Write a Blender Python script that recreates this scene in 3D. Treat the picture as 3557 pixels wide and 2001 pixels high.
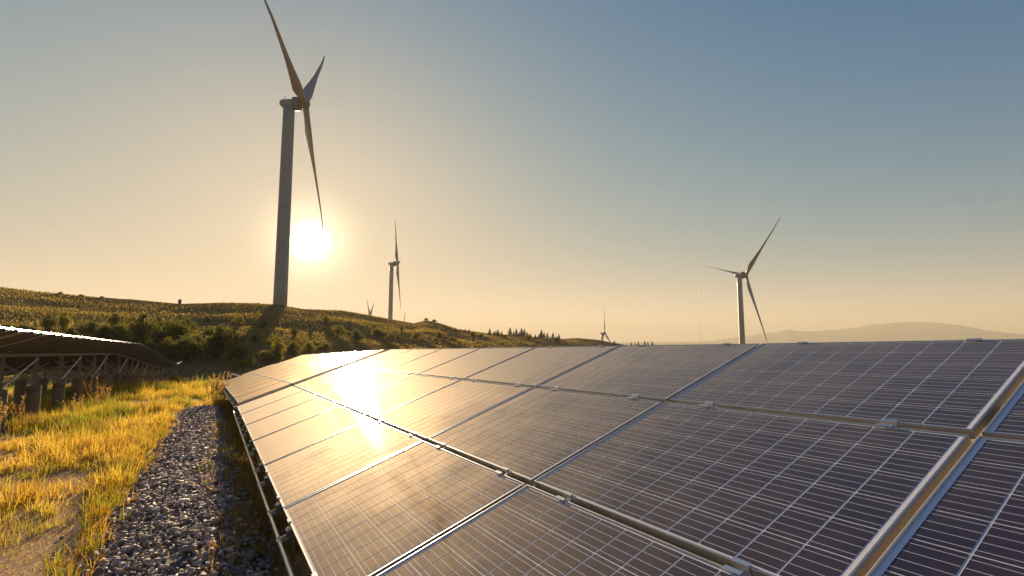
import bpy, math, random
import numpy as np
from mathutils import Matrix, Vector
R_ = math.radians
random.seed(7)
rng = np.random.default_rng(11)
for o in list(bpy.data.objects):
    bpy.data.objects.remove(o, do_unlink=True)
SC = bpy.context.scene
COL = SC.collection

# ------------------------------------------------------------------ camera
EYE = 1.8
PITCH = R_(5.794)
cam_d = bpy.data.cameras.new('camera')
cam_d.sensor_width = 36.0
cam_d.lens = 1775.86 / 3557 * 36.0
cam_d.clip_start = 0.05
cam_d.clip_end = 60000
cam = bpy.data.objects.new('camera', cam_d)
cam.location = (0, 0, EYE)
cam.rotation_euler = (math.pi / 2 + PITCH, 0, 0)
COL.objects.link(cam)
SC.camera = cam

# ------------------------------------------------------------------ sky and sun
SUN_AZ, SUN_EL = R_(-21.84), R_(10.2)          # azimuth clockwise from +Y
SUN_DIR = Vector((math.sin(SUN_AZ) * math.cos(SUN_EL), math.cos(SUN_AZ) * math.cos(SUN_EL), math.sin(SUN_EL)))
world = bpy.data.worlds.new('World')
SC.world = world
world.use_nodes = True
nt = world.node_tree
nt.nodes.clear()
def N(t, typ, **kw):
    n = t.nodes.new(typ)
    for k, v in kw.items():
        setattr(n, k, v)
    return n
def L(t, a, b):
    t.links.new(a, b)
def mth(t, op, a, b=None, clamp=False):
    n = N(t, 'ShaderNodeMath', operation=op, use_clamp=clamp)
    for i, v in enumerate((a, b)):
        if v is None:
            continue
        if isinstance(v, (int, float)):
            n.inputs[i].default_value = v
        else:
            L(t, v, n.inputs[i])
    return n.outputs[0]
sky = N(nt, 'ShaderNodeTexSky', sky_type='NISHITA')
sky.sun_disc = False
sky.sun_elevation = SUN_EL
sky.sun_rotation = SUN_AZ
sky.altitude = 200
sky.air_density = 1.0
sky.dust_density = 1.0
sky.ozone_density = 1.0
# the hazy air evens out the sky: bright parts near the sun are held back by extinction
def vmath(t, op, a, b):
    n = N(t, 'ShaderNodeVectorMath', operation=op)
    for i, v in enumerate((a, b)):
        if isinstance(v, tuple):
            n.inputs[i].default_value = v
        else:
            L(t, v, n.inputs[i])
    return n.outputs[0]
SKY_A, SKY_B = (.159, .227, .324), (.166, .3015, .6215)
clear = vmath(nt, 'MAXIMUM', vmath(nt, 'SUBTRACT', sky.outputs[0], (.88, .68, .1)), (.02, .02, .02))
hazy = vmath(nt, 'DIVIDE', vmath(nt, 'MULTIPLY', clear, tuple(x * 10 for x in SKY_A)), vmath(nt, 'ADD', vmath(nt, 'MULTIPLY', sky.outputs[0], SKY_B), (1, 1, 1)))
EXPOSURE = 1.6
bg = N(nt, 'ShaderNodeBackground')
bg.inputs['Strength'].default_value = 0.10 / 2 ** EXPOSURE
L(nt, hazy, bg.inputs['Color'])
# circumsolar aureole: the bright scattered light that surrounds the low sun in hazy air
geo = N(nt, 'ShaderNodeTexCoord')
dot = N(nt, 'ShaderNodeVectorMath', operation='DOT_PRODUCT')
nrm = N(nt, 'ShaderNodeVectorMath', operation='NORMALIZE')
L(nt, geo.outputs['Generated'], nrm.inputs[0])
L(nt, nrm.outputs[0], dot.inputs[0])
dot.inputs[1].default_value = SUN_DIR
dpos = mth(nt, 'MAXIMUM', dot.outputs['Value'], 0.0)
def lobe(power, col, strength):
    b = N(nt, 'ShaderNodeBackground')
    b.inputs['Color'].default_value = (*col, 1)
    L(nt, mth(nt, 'MULTIPLY', mth(nt, 'POWER', dpos, power), strength / 2 ** EXPOSURE), b.inputs['Strength'])
    return b.outputs[0]
shader = bg.outputs[0]
# warm band of denser haze that lies along the whole horizon
sepd = N(nt, 'ShaderNodeSeparateXYZ')
L(nt, nrm.outputs[0], sepd.inputs[0])
band = N(nt, 'ShaderNodeBackground')
band.inputs['Color'].default_value = (1.0, .607, .354, 1)
L(nt, mth(nt, 'MULTIPLY', mth(nt, 'POWER', 2.71828, mth(nt, 'MULTIPLY', mth(nt, 'MAXIMUM', sepd.outputs['Z'], 0.0), -22.0)), 1.25 / 2 ** EXPOSURE), band.inputs['Strength'])
addb = N(nt, 'ShaderNodeAddShader')
L(nt, shader, addb.inputs[0])
L(nt, band.outputs[0], addb.inputs[1])
shader = addb.outputs[0]
for pw, colr, st in ((5600, (1, .93, .78), 12.0), (600, (1, .80, .48), 1.2), (90, (1, .74, .42), 0.12)):
    a = N(nt, 'ShaderNodeAddShader')
    L(nt, shader, a.inputs[0])
    L(nt, lobe(pw, colr, st), a.inputs[1])
    shader = a.outputs[0]
wout = N(nt, 'ShaderNodeOutputWorld')
L(nt, shader, wout.inputs['Surface'])

sun_d = bpy.data.lights.new('sun', 'SUN')
sun_d.energy = 5.0
sun_d.angle = R_(0.5)
sun_d.color = (1.0, 0.76, 0.48)
sun = bpy.data.objects.new('sun', sun_d)
sun.rotation_euler = (-SUN_DIR).to_track_quat('-Z', 'Y').to_euler()
sun.location = SUN_DIR * 300
COL.objects.link(sun)

SC.view_settings.view_transform = 'Standard'
SC.view_settings.look = 'None'
SC.view_settings.exposure = EXPOSURE
SC.view_settings.gamma = 1.0
SC.view_settings.use_curve_mapping = False
SC.render.engine = 'CYCLES'
SC.cycles.use_denoising = True
SC.cycles.max_bounces = 8
SC.cycles.transparent_max_bounces = 8
SC.cycles.volume_bounces = 0
SC.cycles.sample_clamp_indirect = 6.0

# ------------------------------------------------------------------ helpers
S25 = 3557 / 2576
FPX = 1775.86
def ray(x, y):
    """pixel of the 2576-wide photograph -> world direction"""
    vx, vz = (x * S25 - 3557 / 2) / FPX, (2001 / 2 - y * S25) / FPX
    c, s = math.cos(PITCH), math.sin(PITCH)
    return Vector((vx, c - s * vz, s + c * vz))
def at_range(x, y, rng_):
    d = ray(x, y)
    k = rng_ / math.hypot(d.x, d.y)
    return Vector((d.x * k, d.y * k, EYE + d.z * k))

class MB:
    def __init__(self):
        self.v, self.f, self.uv = [], [], []
    def add(self, vs, fs):
        b = len(self.v)
        self.v += [tuple(p) for p in vs]
        self.f += [tuple(i + b for i in f) for f in fs]
        return self
    def box(self, x0, x1, y0, y1, z0, z1):
        return self.add([(x0, y0, z0), (x1, y0, z0), (x1, y1, z0), (x0, y1, z0), (x0, y0, z1), (x1, y0, z1), (x1, y1, z1), (x0, y1, z1)],
                        [(0, 3, 2, 1), (4, 5, 6, 7), (0, 1, 5, 4), (1, 2, 6, 5), (2, 3, 7, 6), (3, 0, 4, 7)])
    def beam(self, a, b, w, h, up=(0, 0, 1)):
        a, b = Vector(a), Vector(b)
        d = (b - a).normalized()
        u = Vector(up)
        s = d.cross(u)
        if s.length < 1e-4:
            s = d.cross(Vector((1, 0, 0)))
        s.normalize()
        u = s.cross(d)
        vs = []
        for p in (a, b):
            for i, j in ((-1, -1), (1, -1), (1, 1), (-1, 1)):
                vs.append(p + s * (i * w / 2) + u * (j * h / 2))
        return self.add(vs, [(0, 1, 2, 3), (7, 6, 5, 4), (0, 4, 5, 1), (1, 5, 6, 2), (2, 6, 7, 3), (3, 7, 4, 0)])
    def lathe(self, prof, seg=24, M=None, cap=True):
        """prof: list of (radius, z)"""
        M = M or Matrix()
        vs, fs = [], []
        for r, z in prof:
            for k in range(seg):
                a = 2 * math.pi * k / seg
                vs.append(M @ Vector((r * math.cos(a), r * math.sin(a), z)))
        n = len(prof)
        for i in range(n - 1):
            for k in range(seg):
                k2 = (k + 1) % seg
                fs.append((i * seg + k, i * seg + k2, (i + 1) * seg + k2, (i + 1) * seg + k))
        if cap:
            fs.append(tuple(reversed(range(seg))))
            fs.append(tuple((n - 1) * seg + k for k in range(seg)))
        return self.add(vs, fs)
    def mesh(self, name, mat=None, smooth=False):
        me = bpy.data.meshes.new(name)
        me.from_pydata(self.v, [], self.f)
        if mat:
            me.materials.append(mat)
        if smooth:
            me.polygons.foreach_set('use_smooth', [True] * len(me.polygons))
        me.update()
        return me
def obj(name, me, parent=None, M=None, loc=None):
    o = bpy.data.objects.new(name, me)
    COL.objects.link(o)
    if parent is not None:
        o.parent = parent
    if M is not None:
        o.matrix_basis = M
    elif loc is not None:
        o.location = loc
    return o
def tag(o, label=None, cat=None, group=None, kind=None):
    for k, v in (('label', label), ('category', cat), ('group', group), ('kind', kind)):
        if v:
            o[k] = v
    return o
def np_mesh(name, V, F, mat, smooth=False, cols=None):
    """V (n,3), F (m,k) arrays of equal-sized faces"""
    me = bpy.data.meshes.new(name)
    V = np.asarray(V, np.float32)
    F = np.asarray(F, np.int32)
    me.vertices.add(len(V))
    me.vertices.foreach_set('co', V.ravel())
    m, k = F.shape
    me.loops.add(m * k)
    me.loops.foreach_set('vertex_index', F.ravel())
    me.polygons.add(m)
    me.polygons.foreach_set('loop_start', np.arange(m, dtype=np.int32) * k)
    if smooth:
        me.polygons.foreach_set('use_smooth', np.ones(m, bool))
    if cols is not None:
        ca = me.color_attributes.new('Tint', 'FLOAT_COLOR', 'POINT')
        c4 = np.ones((len(V), 4), np.float32)
        c4[:, :3] = cols
        ca.data.foreach_set('color', c4.ravel())
    me.materials.append(mat)
    me.update(calc_edges=True)
    me.validate()
    return me

# value noise in numpy (terrain, clumping)
_G = np.random.default_rng(3).random((256, 256))
def vnoise(x, y):
    x = np.asarray(x, float); y = np.asarray(y, float)
    xi, yi = np.floor(x).astype(int), np.floor(y).astype(int)
    fx, fy = x - xi, y - yi
    fx, fy = fx * fx * (3 - 2 * fx), fy * fy * (3 - 2 * fy)
    g = lambda a, b: _G[a & 255, b & 255]
    return (g(xi, yi) * (1 - fx) + g(xi + 1, yi) * fx) * (1 - fy) + (g(xi, yi + 1) * (1 - fx) + g(xi + 1, yi + 1) * fx) * fy
def fbm(x, y, o=4):
    s, a, t = 0, 1, 0
    for i in range(o):
        s = s + a * vnoise(x * 2 ** i + 17.3 * i, y * 2 ** i + 5.1 * i); t += a; a *= .5
    return s / t

# ------------------------------------------------------------------ materials
def new_mat(name):
    m = bpy.data.materials.new(name)
    m.use_nodes = True
    m.node_tree.nodes.clear()
    return m, m.node_tree
def principled(t, **kw):
    p = N(t, 'ShaderNodeBsdfPrincipled')
    for k, v in kw.items():
        k = k.replace('_', ' ')
        if isinstance(v, (int, float)):
            p.inputs[k].default_value = v
        elif isinstance(v, tuple):
            p.inputs[k].default_value = (*v, 1)
        else:
            L(t, v, p.inputs[k])
    return p
def out(t, s):
    o = N(t, 'ShaderNodeOutputMaterial')
    L(t, s, o.inputs['Surface'])
def mixc(t, fac, a, b, blend='MIX'):
    n = N(t, 'ShaderNodeMix', data_type='RGBA', blend_type=blend)
    for i, v in ((0, fac), (6, a), (7, b)):
        if isinstance(v, (int, float)):
            n.inputs[i].default_value = v
        elif isinstance(v, tuple):
            n.inputs[i].default_value = (*v, 1)
        else:
            L(t, v, n.inputs[i])
    return n.outputs[2]
def noise(t, scale, detail=4, rough=.55, vec=None, dist=0):
    n = N(t, 'ShaderNodeTexNoise')
    n.inputs['Scale'].default_value = scale
    n.inputs['Detail'].default_value = detail
    n.inputs['Roughness'].default_value = rough
    n.inputs['Distortion'].default_value = dist
    if vec is not None:
        L(t, vec, n.inputs['Vector'])
    return n.outputs['Fac']
def ramp(t, fac, stops):
    r = N(t, 'ShaderNodeValToRGB')
    while len(r.color_ramp.elements) < len(stops):
        r.color_ramp.elements.new(0.5)
    for e, (p, c) in zip(r.color_ramp.elements, stops):
        e.position = p
        e.color = (*c, 1) if len(c) == 3 else c
    L(t, fac, r.inputs[0])
    return r.outputs[0]
def bump(t, h, strength, dist=.01):
    b = N(t, 'ShaderNodeBump')
    b.inputs['Strength'].default_value = strength
    b.inputs['Distance'].default_value = dist
    L(t, h, b.inputs['Height'])
    return b.outputs[0]
def objco(t):
    return N(t, 'ShaderNodeTexCoord').outputs['Object']
def world_pos(t):
    return N(t, 'ShaderNodeNewGeometry').outputs['Position']
def simple(name, col, rough=.5, metal=0.0, var=.15, scale=6, **kw):
    m, t = new_mat(name)
    n = noise(t, scale, 5, .6, objco(t))
    c = mixc(t, n, tuple(x * (1 - var) for x in col), tuple(min(1, x * (1 + var)) for x in col))
    p = principled(t, Base_Color=c, Roughness=rough, Metallic=metal, **kw)
    L(t, bump(t, noise(t, scale * 12, 3, .6, objco(t)), .12, .004), p.inputs['Normal'])
    out(t, p.outputs[0])
    return m

GLASS = dict(Coat_Weight=1.0, Coat_Roughness=.058, Coat_IOR=1.5)
def dusty(t, shader):
    """thin film of dust on the glass: scatters low sunlight forward in a broad lobe"""
    gl = N(t, 'ShaderNodeBsdfAnisotropic', distribution='GGX')
    gl.inputs['Color'].default_value = (1, .79, .55, 1)
    gl.inputs['Roughness'].default_value = .68
    mx = N(t, 'ShaderNodeMixShader')
    # the film looks denser the flatter one looks along the glass
    ge = N(t, 'ShaderNodeNewGeometry')
    dt = N(t, 'ShaderNodeVectorMath', operation='DOT_PRODUCT')
    L(t, ge.outputs['Normal'], dt.inputs[0])
    L(t, ge.outputs['Incoming'], dt.inputs[1])
    cosv = mth(t, 'MAXIMUM', mth(t, 'ABSOLUTE', dt.outputs['Value']), .04)
    n = noise(t, 2.2, 6, .65, world_pos(t))
    tau = mth(t, 'ADD', mth(t, 'MULTIPLY', n, .034), .001)
    cover = mth(t, 'SUBTRACT', 1.0, mth(t, 'POWER', 2.71828, mth(t, 'MULTIPLY', mth(t, 'DIVIDE', tau, mth(t, 'POWER', cosv, 2.0)), -1.0)))
    cover = mth(t, 'MINIMUM', cover, .30)
    L(t, cover, mx.inputs[0])
    L(t, shader, mx.inputs[1])
    L(t, gl.outputs[0], mx.inputs[2])
    return mx.outputs[0]
def cell_material():
    m, t = new_mat('solar_cell')
    uv = N(t, 'ShaderNodeUVMap', uv_map='UVMap').outputs[0]
    sep = N(t, 'ShaderNodeSeparateXYZ')
    L(t, uv, sep.inputs[0])
    # four silver busbars per cell, running along the row
    fr = mth(t, 'FRACT', mth(t, 'MULTIPLY', sep.outputs['X'], 4.0))
    line = mth(t, 'LESS_THAN', mth(t, 'ABSOLUTE', mth(t, 'SUBTRACT', fr, .5)), .023)
    pos = world_pos(t)
    v = N(t, 'ShaderNodeTexVoronoi')
    v.inputs['Scale'].default_value = 90
    L(t, pos, v.inputs['Vector'])
    grain = N(t, 'ShaderNodeSeparateXYZ')
    L(t, v.outputs['Color'], grain.inputs[0])
    rnd = N(t, 'ShaderNodeObjectInfo').outputs['Random']
    base = mixc(t, grain.outputs[0], (.0065, .0055, .021), (.012, .0085, .032))
    base = mixc(t, mth(t, 'MULTIPLY', rnd, .5), base, (.014, .008, .026))
    col = mixc(t, line, base, (.74, .78, .86))
    dust = noise(t, 1.7, 5, .65, pos)
    col = mixc(t, mth(t, 'MULTIPLY', dust, .03), col, (.45, .36, .26))
    # scattered specks: dried drops and droppings
    sv = N(t, 'ShaderNodeTexVoronoi')
    sv.inputs['Scale'].default_value = 3.2
    L(t, pos, sv.inputs['Vector'])
    sr = N(t, 'ShaderNodeSeparateXYZ')
    L(t, sv.outputs['Color'], sr.inputs[0])
    speck = mth(t, 'LESS_THAN', sv.outputs['Distance'], mth(t, 'MULTIPLY', mth(t, 'SUBTRACT', sr.outputs[0], .72), .055))
    col = mixc(t, mth(t, 'MULTIPLY', speck, .7), col, (.50, .42, .33))
    rough = mth(t, 'ADD', mth(t, 'MULTIPLY', dust, .022), .046)
    p = principled(t, Base_Color=col, Roughness=.42, Metallic=0.0, Specular_IOR_Level=0.0, **GLASS)
    L(t, rough, p.inputs['Coat Roughness'])
    out(t, dusty(t, p.outputs[0]))
    return m
def backsheet_material():
    m, t = new_mat('backsheet_white')
    pos = world_pos(t)
    n = noise(t, 2.0, 4, .6, pos)
    col = mixc(t, n, (.74, .74, .75), (.82, .81, .79))
    p = principled(t, Base_Color=col, Roughness=.5, Specular_IOR_Level=0.0, **GLASS)
    out(t, dusty(t, p.outputs[0]))
    return m
def grass_material(name, translucent=.5):
    m, t = new_mat(name)
    at = N(t, 'ShaderNodeVertexColor', layer_name='Tint').outputs['Color']
    p = principled(t, Base_Color=at, Roughness=.6, Specular_IOR_Level=.12)
    tr = N(t, 'ShaderNodeBsdfTranslucent')
    L(t, mixc(t, 1.0, at, (1.0, .93, .55), 'MULTIPLY'), tr.inputs['Color'])
    mx = N(t, 'ShaderNodeMixShader')
    mx.inputs[0].default_value = translucent
    L(t, p.outputs[0], mx.inputs[1])
    L(t, tr.outputs[0], mx.inputs[2])
    out(t, mx.outputs[0])
    return m
def ground_material():
    m, t = new_mat('ground_earth')
    pos = world_pos(t)
    big = noise(t, .035, 6, .6, pos)
    mid = noise(t, .6, 6, .65, pos)
    fine = noise(t, 22, 5, .7, pos)
    sand = ramp(t, fine, [(.25, (.40, .27, .14)), (.55, (.56, .40, .22)), (.85, (.64, .48, .29))])
    scrub = ramp(t, mid, [(.25, (.15, .11, .034)), (.5, (.23, .155, .050)), (.68, (.29, .195, .068)), (.85, (.35, .24, .095))])
    # bare sandy soil near the panels, scrubby turf on the hills
    sx = N(t, 'ShaderNodeVectorMath', operation='LENGTH')
    L(t, pos, sx.inputs[0])
    far = mth(t, 'MULTIPLY', mth(t, 'SUBTRACT', sx.outputs['Value'], 45), 1 / 40, clamp=True)
    bare = mth(t, 'MULTIPLY', mth(t, 'SUBTRACT', big, .72), 4, clamp=True)
    col = mixc(t, far, sand, mixc(t, bare, scrub, sand))
    p = principled(t, Base_Color=col, Roughness=.95, Specular_IOR_Level=0.0)
    hsum = mth(t, 'ADD', mth(t, 'MULTIPLY', fine, .012), mth(t, 'MULTIPLY', mid, mth(t, 'MULTIPLY', far, 1.5)))
    b = N(t, 'ShaderNodeBump')
    b.inputs['Strength'].default_value = .7
    b.inputs['Distance'].default_value = 1.0
    L(t, hsum, b.inputs['Height'])
    L(t, b.outputs[0], p.inputs['Normal'])
    out(t, p.outputs[0])
    return m
M_CELL = cell_material()
M_BACK = backsheet_material()
M_ALU = simple('anodised_aluminium', (.46, .45, .43), .42, .8, .10, 4)
M_CLAMP = simple('clamp_aluminium', (.70, .70, .70), .30, .9, .06, 20)
M_STEEL = simple('galvanised_steel', (.36, .35, .33), .5, .5, .25, 9)
M_PURLIN = simple('weathered_purlin', (.15, .135, .12), .6, .3, .25, 9)
M_CONC = simple('weathered_concrete', (.21, .165, .12), .9, 0, .35, 5)
M_BAND = simple('dark_strap', (.12, .11, .10), .6, .3, .2, 9)
M_TURB = simple('turbine_paint', (.34, .305, .275), .5, 0, .18, .35)
M_TURBD = simple('turbine_dark', (.16, .16, .16), .5, 0, .1, .5)
M_BOX = simple('junction_plastic', (.02, .02, .02), .5, 0, .1, 9)
M_MAST = simple('mast_paint', (.30, .12, .08), .5, 0, .2, 1)
M_WOOD = simple('weathered_wood', (.16, .11, .07), .85, 0, .35, 4)
M_BARK = simple('bark', (.09, .065, .045), .9, 0, .35, 9)
M_GROUND = ground_material()
M_GRASS = grass_material('dry_grass', .62)
M_LEAF = grass_material('shrub_leaves', .55)
M_NEEDLE = grass_material('conifer_needles', .2)
def stone_material():
    m, t = new_mat('crushed_stone')
    at = N(t, 'ShaderNodeVertexColor', layer_name='Tint').outputs['Color']
    pos = world_pos(t)
    n = noise(t, 60, 4, .7, pos)
    col = mixc(t, n, mixc(t, 1.0, at, (.55, .55, .58), 'MULTIPLY'), mixc(t, 1.0, at, (1.6, 1.5, 1.38), 'MULTIPLY'))
    p = principled(t, Base_Color=col, Roughness=.8, Specular_IOR_Level=.2)
    L(t, bump(t, noise(t, 160, 3, .7, pos), .35, .004), p.inputs['Normal'])
    out(t, p.outputs[0])
    return m
M_STONE = stone_material()
M_MOUNT = simple('mountain_forest', (.06, .07, .05), .95, 0, .4, .002)

# ------------------------------------------------------------------ terrain
ROW_AZ = R_(-30.154)                                   # direction in which the panel rows run
RX, RY = math.sin(ROW_AZ), math.cos(ROW_AZ)
def row_sl(x, y):
    return x * RX + y * RY, x * RY - y * RX            # along, lateral (right +)
def row_xy(s, l):
    return s * RX + l * RY, s * RY - l * RX
_gs = np.array([-60, 0, 13, 20, 27, 33, 54, 75, 95, 160])
_gz = np.array([.60, 0, -.275, -.46, -.66, -.86, -2.30, -3.45, -4.0, -4.2])
_prof = np.array([(-600, 700), (0, 722), (100, 735), (200, 744), (350, 754), (450, 764), (560, 761), (640, 763), (705, 767), (760, 777), (860, 781), (930, 793), (985, 803),
                  (1040, 813), (1072, 806), (1110, 814), (1150, 828), (1230, 839), (1300, 843), (1400, 853), (1450, 850), (1500, 854), (1570, 867), (1640, 885), (1800, 905), (2600, 930)], float)
_az = np.array([math.atan2(ray(x, y).x, ray(x, y).y) for x, y in _prof])
_te = np.array([ray(x, y).z / math.hypot(ray(x, y).x, ray(x, y).y) for x, y in _prof])
_rr = np.interp(_prof[:, 0], [-600, 0, 400, 705, 985, 1150, 1300, 1570, 1800], [240, 205, 190, 190, 235, 270, 330, 420, 450])
def terrain(x, y):
    x = np.asarray(x, float); y = np.asarray(y, float)
    r = np.hypot(x, y); az = np.arctan2(x, y)
    s, l = row_sl(x, y)
    near = np.interp(s, _gs, _gz)
    near = near + .05 * (fbm(x * .5, y * .5, 3) - .5) * np.clip((r - 1) / 4, 0, 1)
    near = near - np.clip(r - 60, 0, 600) * .0 - np.clip(l - 6, 0, 400) * .07 * np.clip((az + .15) / .3, 0, 1)
    te = np.interp(az, _az, _te, left=_te[0], right=_te[-1])
    R = np.interp(az, _az, _rr, left=_rr[0], right=_rr[-1])
    ridge = EYE + te * R
    r0 = np.interp(az, [-.9, -.5, -.3, .1, .3], [60, 66, 80, 86, 86])
    t = np.clip((r - r0) / (R - r0), 0, 1)
    w = t ** 1.06
    hill = near * (1 - w) + ridge * w
    # terraces and gullies on the slope
    hill = hill + np.sin(t * math.pi) * (3.0 * (fbm(x * .03, y * .03, 4) - .5) + .14 * np.sin(hill * 1.7 + 3 * fbm(x * .02, y * .02, 2)))
    beyond = ridge - (r - R) * .10
    plain = -46 + 8 * (fbm(x * .002, y * .002, 3) - .5)
    k = np.clip((r - R) / 1.0, 0, 1)
    h = np.where(r < R, hill, np.maximum(beyond, plain))
    back = np.clip((np.abs(az) - 1.2) / .5, 0, 1)
    h = h * (1 - back) + back * near
    return h
def tz(x, y):
    return float(terrain(np.array([x]), np.array([y]))[0])
def hit(x, y, r0=3.0, r1=1200):
    """terrain point seen at a pixel of the 2576-wide photograph"""
    d = ray(x, y)
    n = math.hypot(d.x, d.y)
    rs = np.geomspace(r0, r1, 1500)
    zz = EYE + d.z / n * rs
    tt = terrain(d.x / n * rs, d.y / n * rs)
    i = np.argmax(tt > zz)
    r = rs[i] if tt[i] > zz[i] else r1
    return Vector((d.x / n * r, d.y / n * r, float(terrain(np.array([d.x / n * r]), np.array([d.y / n * r]))[0])))

def build_ground():
    az = np.concatenate([np.linspace(-math.pi, -.95, 40, endpoint=False), np.linspace(-.95, .95, 420, endpoint=False), np.linspace(.95, math.pi, 41)])[:-1]
    rs = np.concatenate([[0.0], np.geomspace(.6, 60, 90), np.linspace(62, 480, 190), np.geomspace(500, 12000, 40)])
    A, Rr = np.meshgrid(az, rs[1:])
    X, Y = Rr * np.sin(A), Rr * np.cos(A)
    Z = terrain(X, Y)
    V = np.concatenate([[[0, 0, tz(0, 0)]], np.stack([X, Y, Z], -1).reshape(-1, 3)])
    na, nr = len(az), len(rs) - 1
    i = np.arange(nr - 1)[:, None] * na; j = np.arange(na)[None]; j2 = (j + 1) % na
    F = np.stack([1 + i + j, 1 + i + j2, 1 + i + na + j2, 1 + i + na + j], -1).reshape(-1, 4)[:, ::-1]
    fan = np.stack([np.zeros(na, int), 1 + (np.arange(na) + 1) % na, 1 + np.arange(na), np.zeros(na, int)], 1)
    me = np_mesh('ground', V, F, M_GROUND, True)
    o = obj('ground', me)
    tag(o, kind='structure')
    mb = MB()
    mb.v = [tuple(p) for p in V[:1 + na]]
    mb.f = [(0, 1 + (k + 1) % na, 1 + k)[::-1] for k in range(na)]
    c = obj('ground_patch', mb.mesh('ground_patch', M_GROUND, True))
    c.parent = o
build_ground()

def build_mountains():
    pr = np.array([(1560, 866), (1700, 862), (1780, 858), (1850, 849), (1905, 841), (1960, 834), (1985, 827), (2003, 833), (2050, 833), (2100, 830), (2150, 824), (2200, 816), (2250, 811), (2310, 810), (2370, 813), (2420, 819), (2480, 830), (2540, 838), (2650, 846), (2900, 850)], float)
    n = 260
    xs = np.linspace(pr[0, 0], pr[-1, 0], n)
    ys = np.interp(xs, pr[:, 0], pr[:, 1]) + 2.2 * (fbm(xs * .05, xs * 0 + 2, 4) - .5)
    V = []
    D0 = 9000
    for x, y in zip(xs, ys):
        d = ray(x, y)
        k = 1 / math.hypot(d.x, d.y)
        ux, uy = d.x * k, d.y * k
        top = EYE + d.z * k * D0
        for q in range(9):                       # front slope, crest, back slope
            t = q / 5
            rr = D0 - 1600 + 1600 * t if q <= 5 else D0 + (q - 5) * 350
            hh = top * (t ** 1.1 if q <= 5 else max(0, 1 - (q - 5) / 3)) if top > 0 else top * t
            hh += 40 * (vnoise(x * .06 + q * 3.1, q * 1.7) - .5) * (1 if 0 < q < 5 else 0)
            base = -46
            hh = base + (hh - base) * (t if q < 5 else 1) if q < 5 else (hh if q == 5 else base + (top - base) * max(0, 1 - (q - 5) / 3))
            V.append((ux * rr, uy * rr, hh))
    F = [(i * 9 + q, (i + 1) * 9 + q, (i + 1) * 9 + q + 1, i * 9 + q + 1) for i in range(n - 1) for q in range(8)]
    o = obj('mountains', np_mesh('mountains', V, F, M_MOUNT, True))
    tag(o, kind='structure')
build_mountains()

# ------------------------------------------------------------------ solar tables
PS, PT = 1.67, 1.1845                    # module pitch along the row / up the slope
MLEN, MWID, MTH = 1.643, 1.146, .040
FW = .012
NX, NY = 6, 10
def module_meshes():
    fr = MB()
    h0, h1 = -MTH, 0.0
    x0, x1, y0, y1 = -MWID / 2, MWID / 2, -MLEN / 2, MLEN / 2
    # rounded-lip aluminium frame: outer wall, top lip, inner step, bottom flange
    def side(a, b, nin):
        a, b, nin = Vector(a), Vector(b), Vector(nin)
        d = (b - a).normalized()
        prof = [(0, h0), (0, h1 - .003), (.003, h1), (FW - .002, h1), (FW, h1 - .004), (FW, h1 - .008), (.003, h1 - .010), (.003, h0 + .002), (.028, h0 + .002), (.028, h0)]
        vs, fs = [], []
        for p, sgn in ((a, 1), (b, -1)):
            for q, z in prof:
                vs.append(p + nin * q + d * (q * sgn) + Vector((0, 0, z)))
        n = len(prof)
        for i in range(n):
            j = (i + 1) % n
            fs.append((i, j, n + j, n + i))
        fr.add(vs, fs)
    side((x0, y0, 0), (x1, y0, 0), (0, 1, 0))
    side((x1, y0, 0), (x1, y1, 0), (-1, 0, 0))
    side((x1, y1, 0), (x0, y1, 0), (0, -1, 0))
    side((x0, y1, 0), (x0, y0, 0), (1, 0, 0))
    frame = fr.mesh('panel_frame', M_ALU)
    e = FW - .001
    bs = MB().box(x0 + e, x1 - e, y0 + e, y1 - e, -.0095, -.005).mesh('backsheet', M_BACK)
    mx, my = .008, .017
    cx = (MWID - 2 * FW - 2 * mx) / NX
    cy = (MLEN - 2 * FW - 2 * my) / NY
    gx, gy = .0058, .0088
    def cell_uv(me, n):
        uv = me.uv_layers.new(name='UVMap')
        uv.data.foreach_set('uv', np.tile([0, 0, 1, 0, 1, 1, 0, 1], n).astype(np.float32))
    cm = MB().add([(-cx / 2 + gx / 2, -cy / 2 + gy / 2, 0), (cx / 2 - gx / 2, -cy / 2 + gy / 2, 0), (cx / 2 - gx / 2, cy / 2 - gy / 2, 0), (-cx / 2 + gx / 2, cy / 2 - gy / 2, 0)], [(0, 1, 2, 3)])
    centres = [(x0 + FW + mx + cx * (i + .5), y0 + FW + my + cy * (j + .5), -.0042) for j in range(NY) for i in range(NX)]
    allc = MB()
    for c in centres:
        allc.add([(c[0] + v[0], c[1] + v[1], c[2]) for v in cm.v], [(0, 1, 2, 3)])
    cell = cm.mesh('cell', M_CELL); cell_uv(cell, 1)
    cells = allc.mesh('cells', M_CELL); cell_uv(cells, NX * NY)
    return frame, bs, cell, cells, centres
FRAME_ME, BACK_ME, CELL_ME, CELLS_ME, CENTRES = module_meshes()
JBOX_ME = MB().box(-.06, .06, -.05, .05, -.036, -.0097).box(-.004, .004, .05, .40, -.022, -.014).mesh('junction_box', M_BOX)
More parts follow.
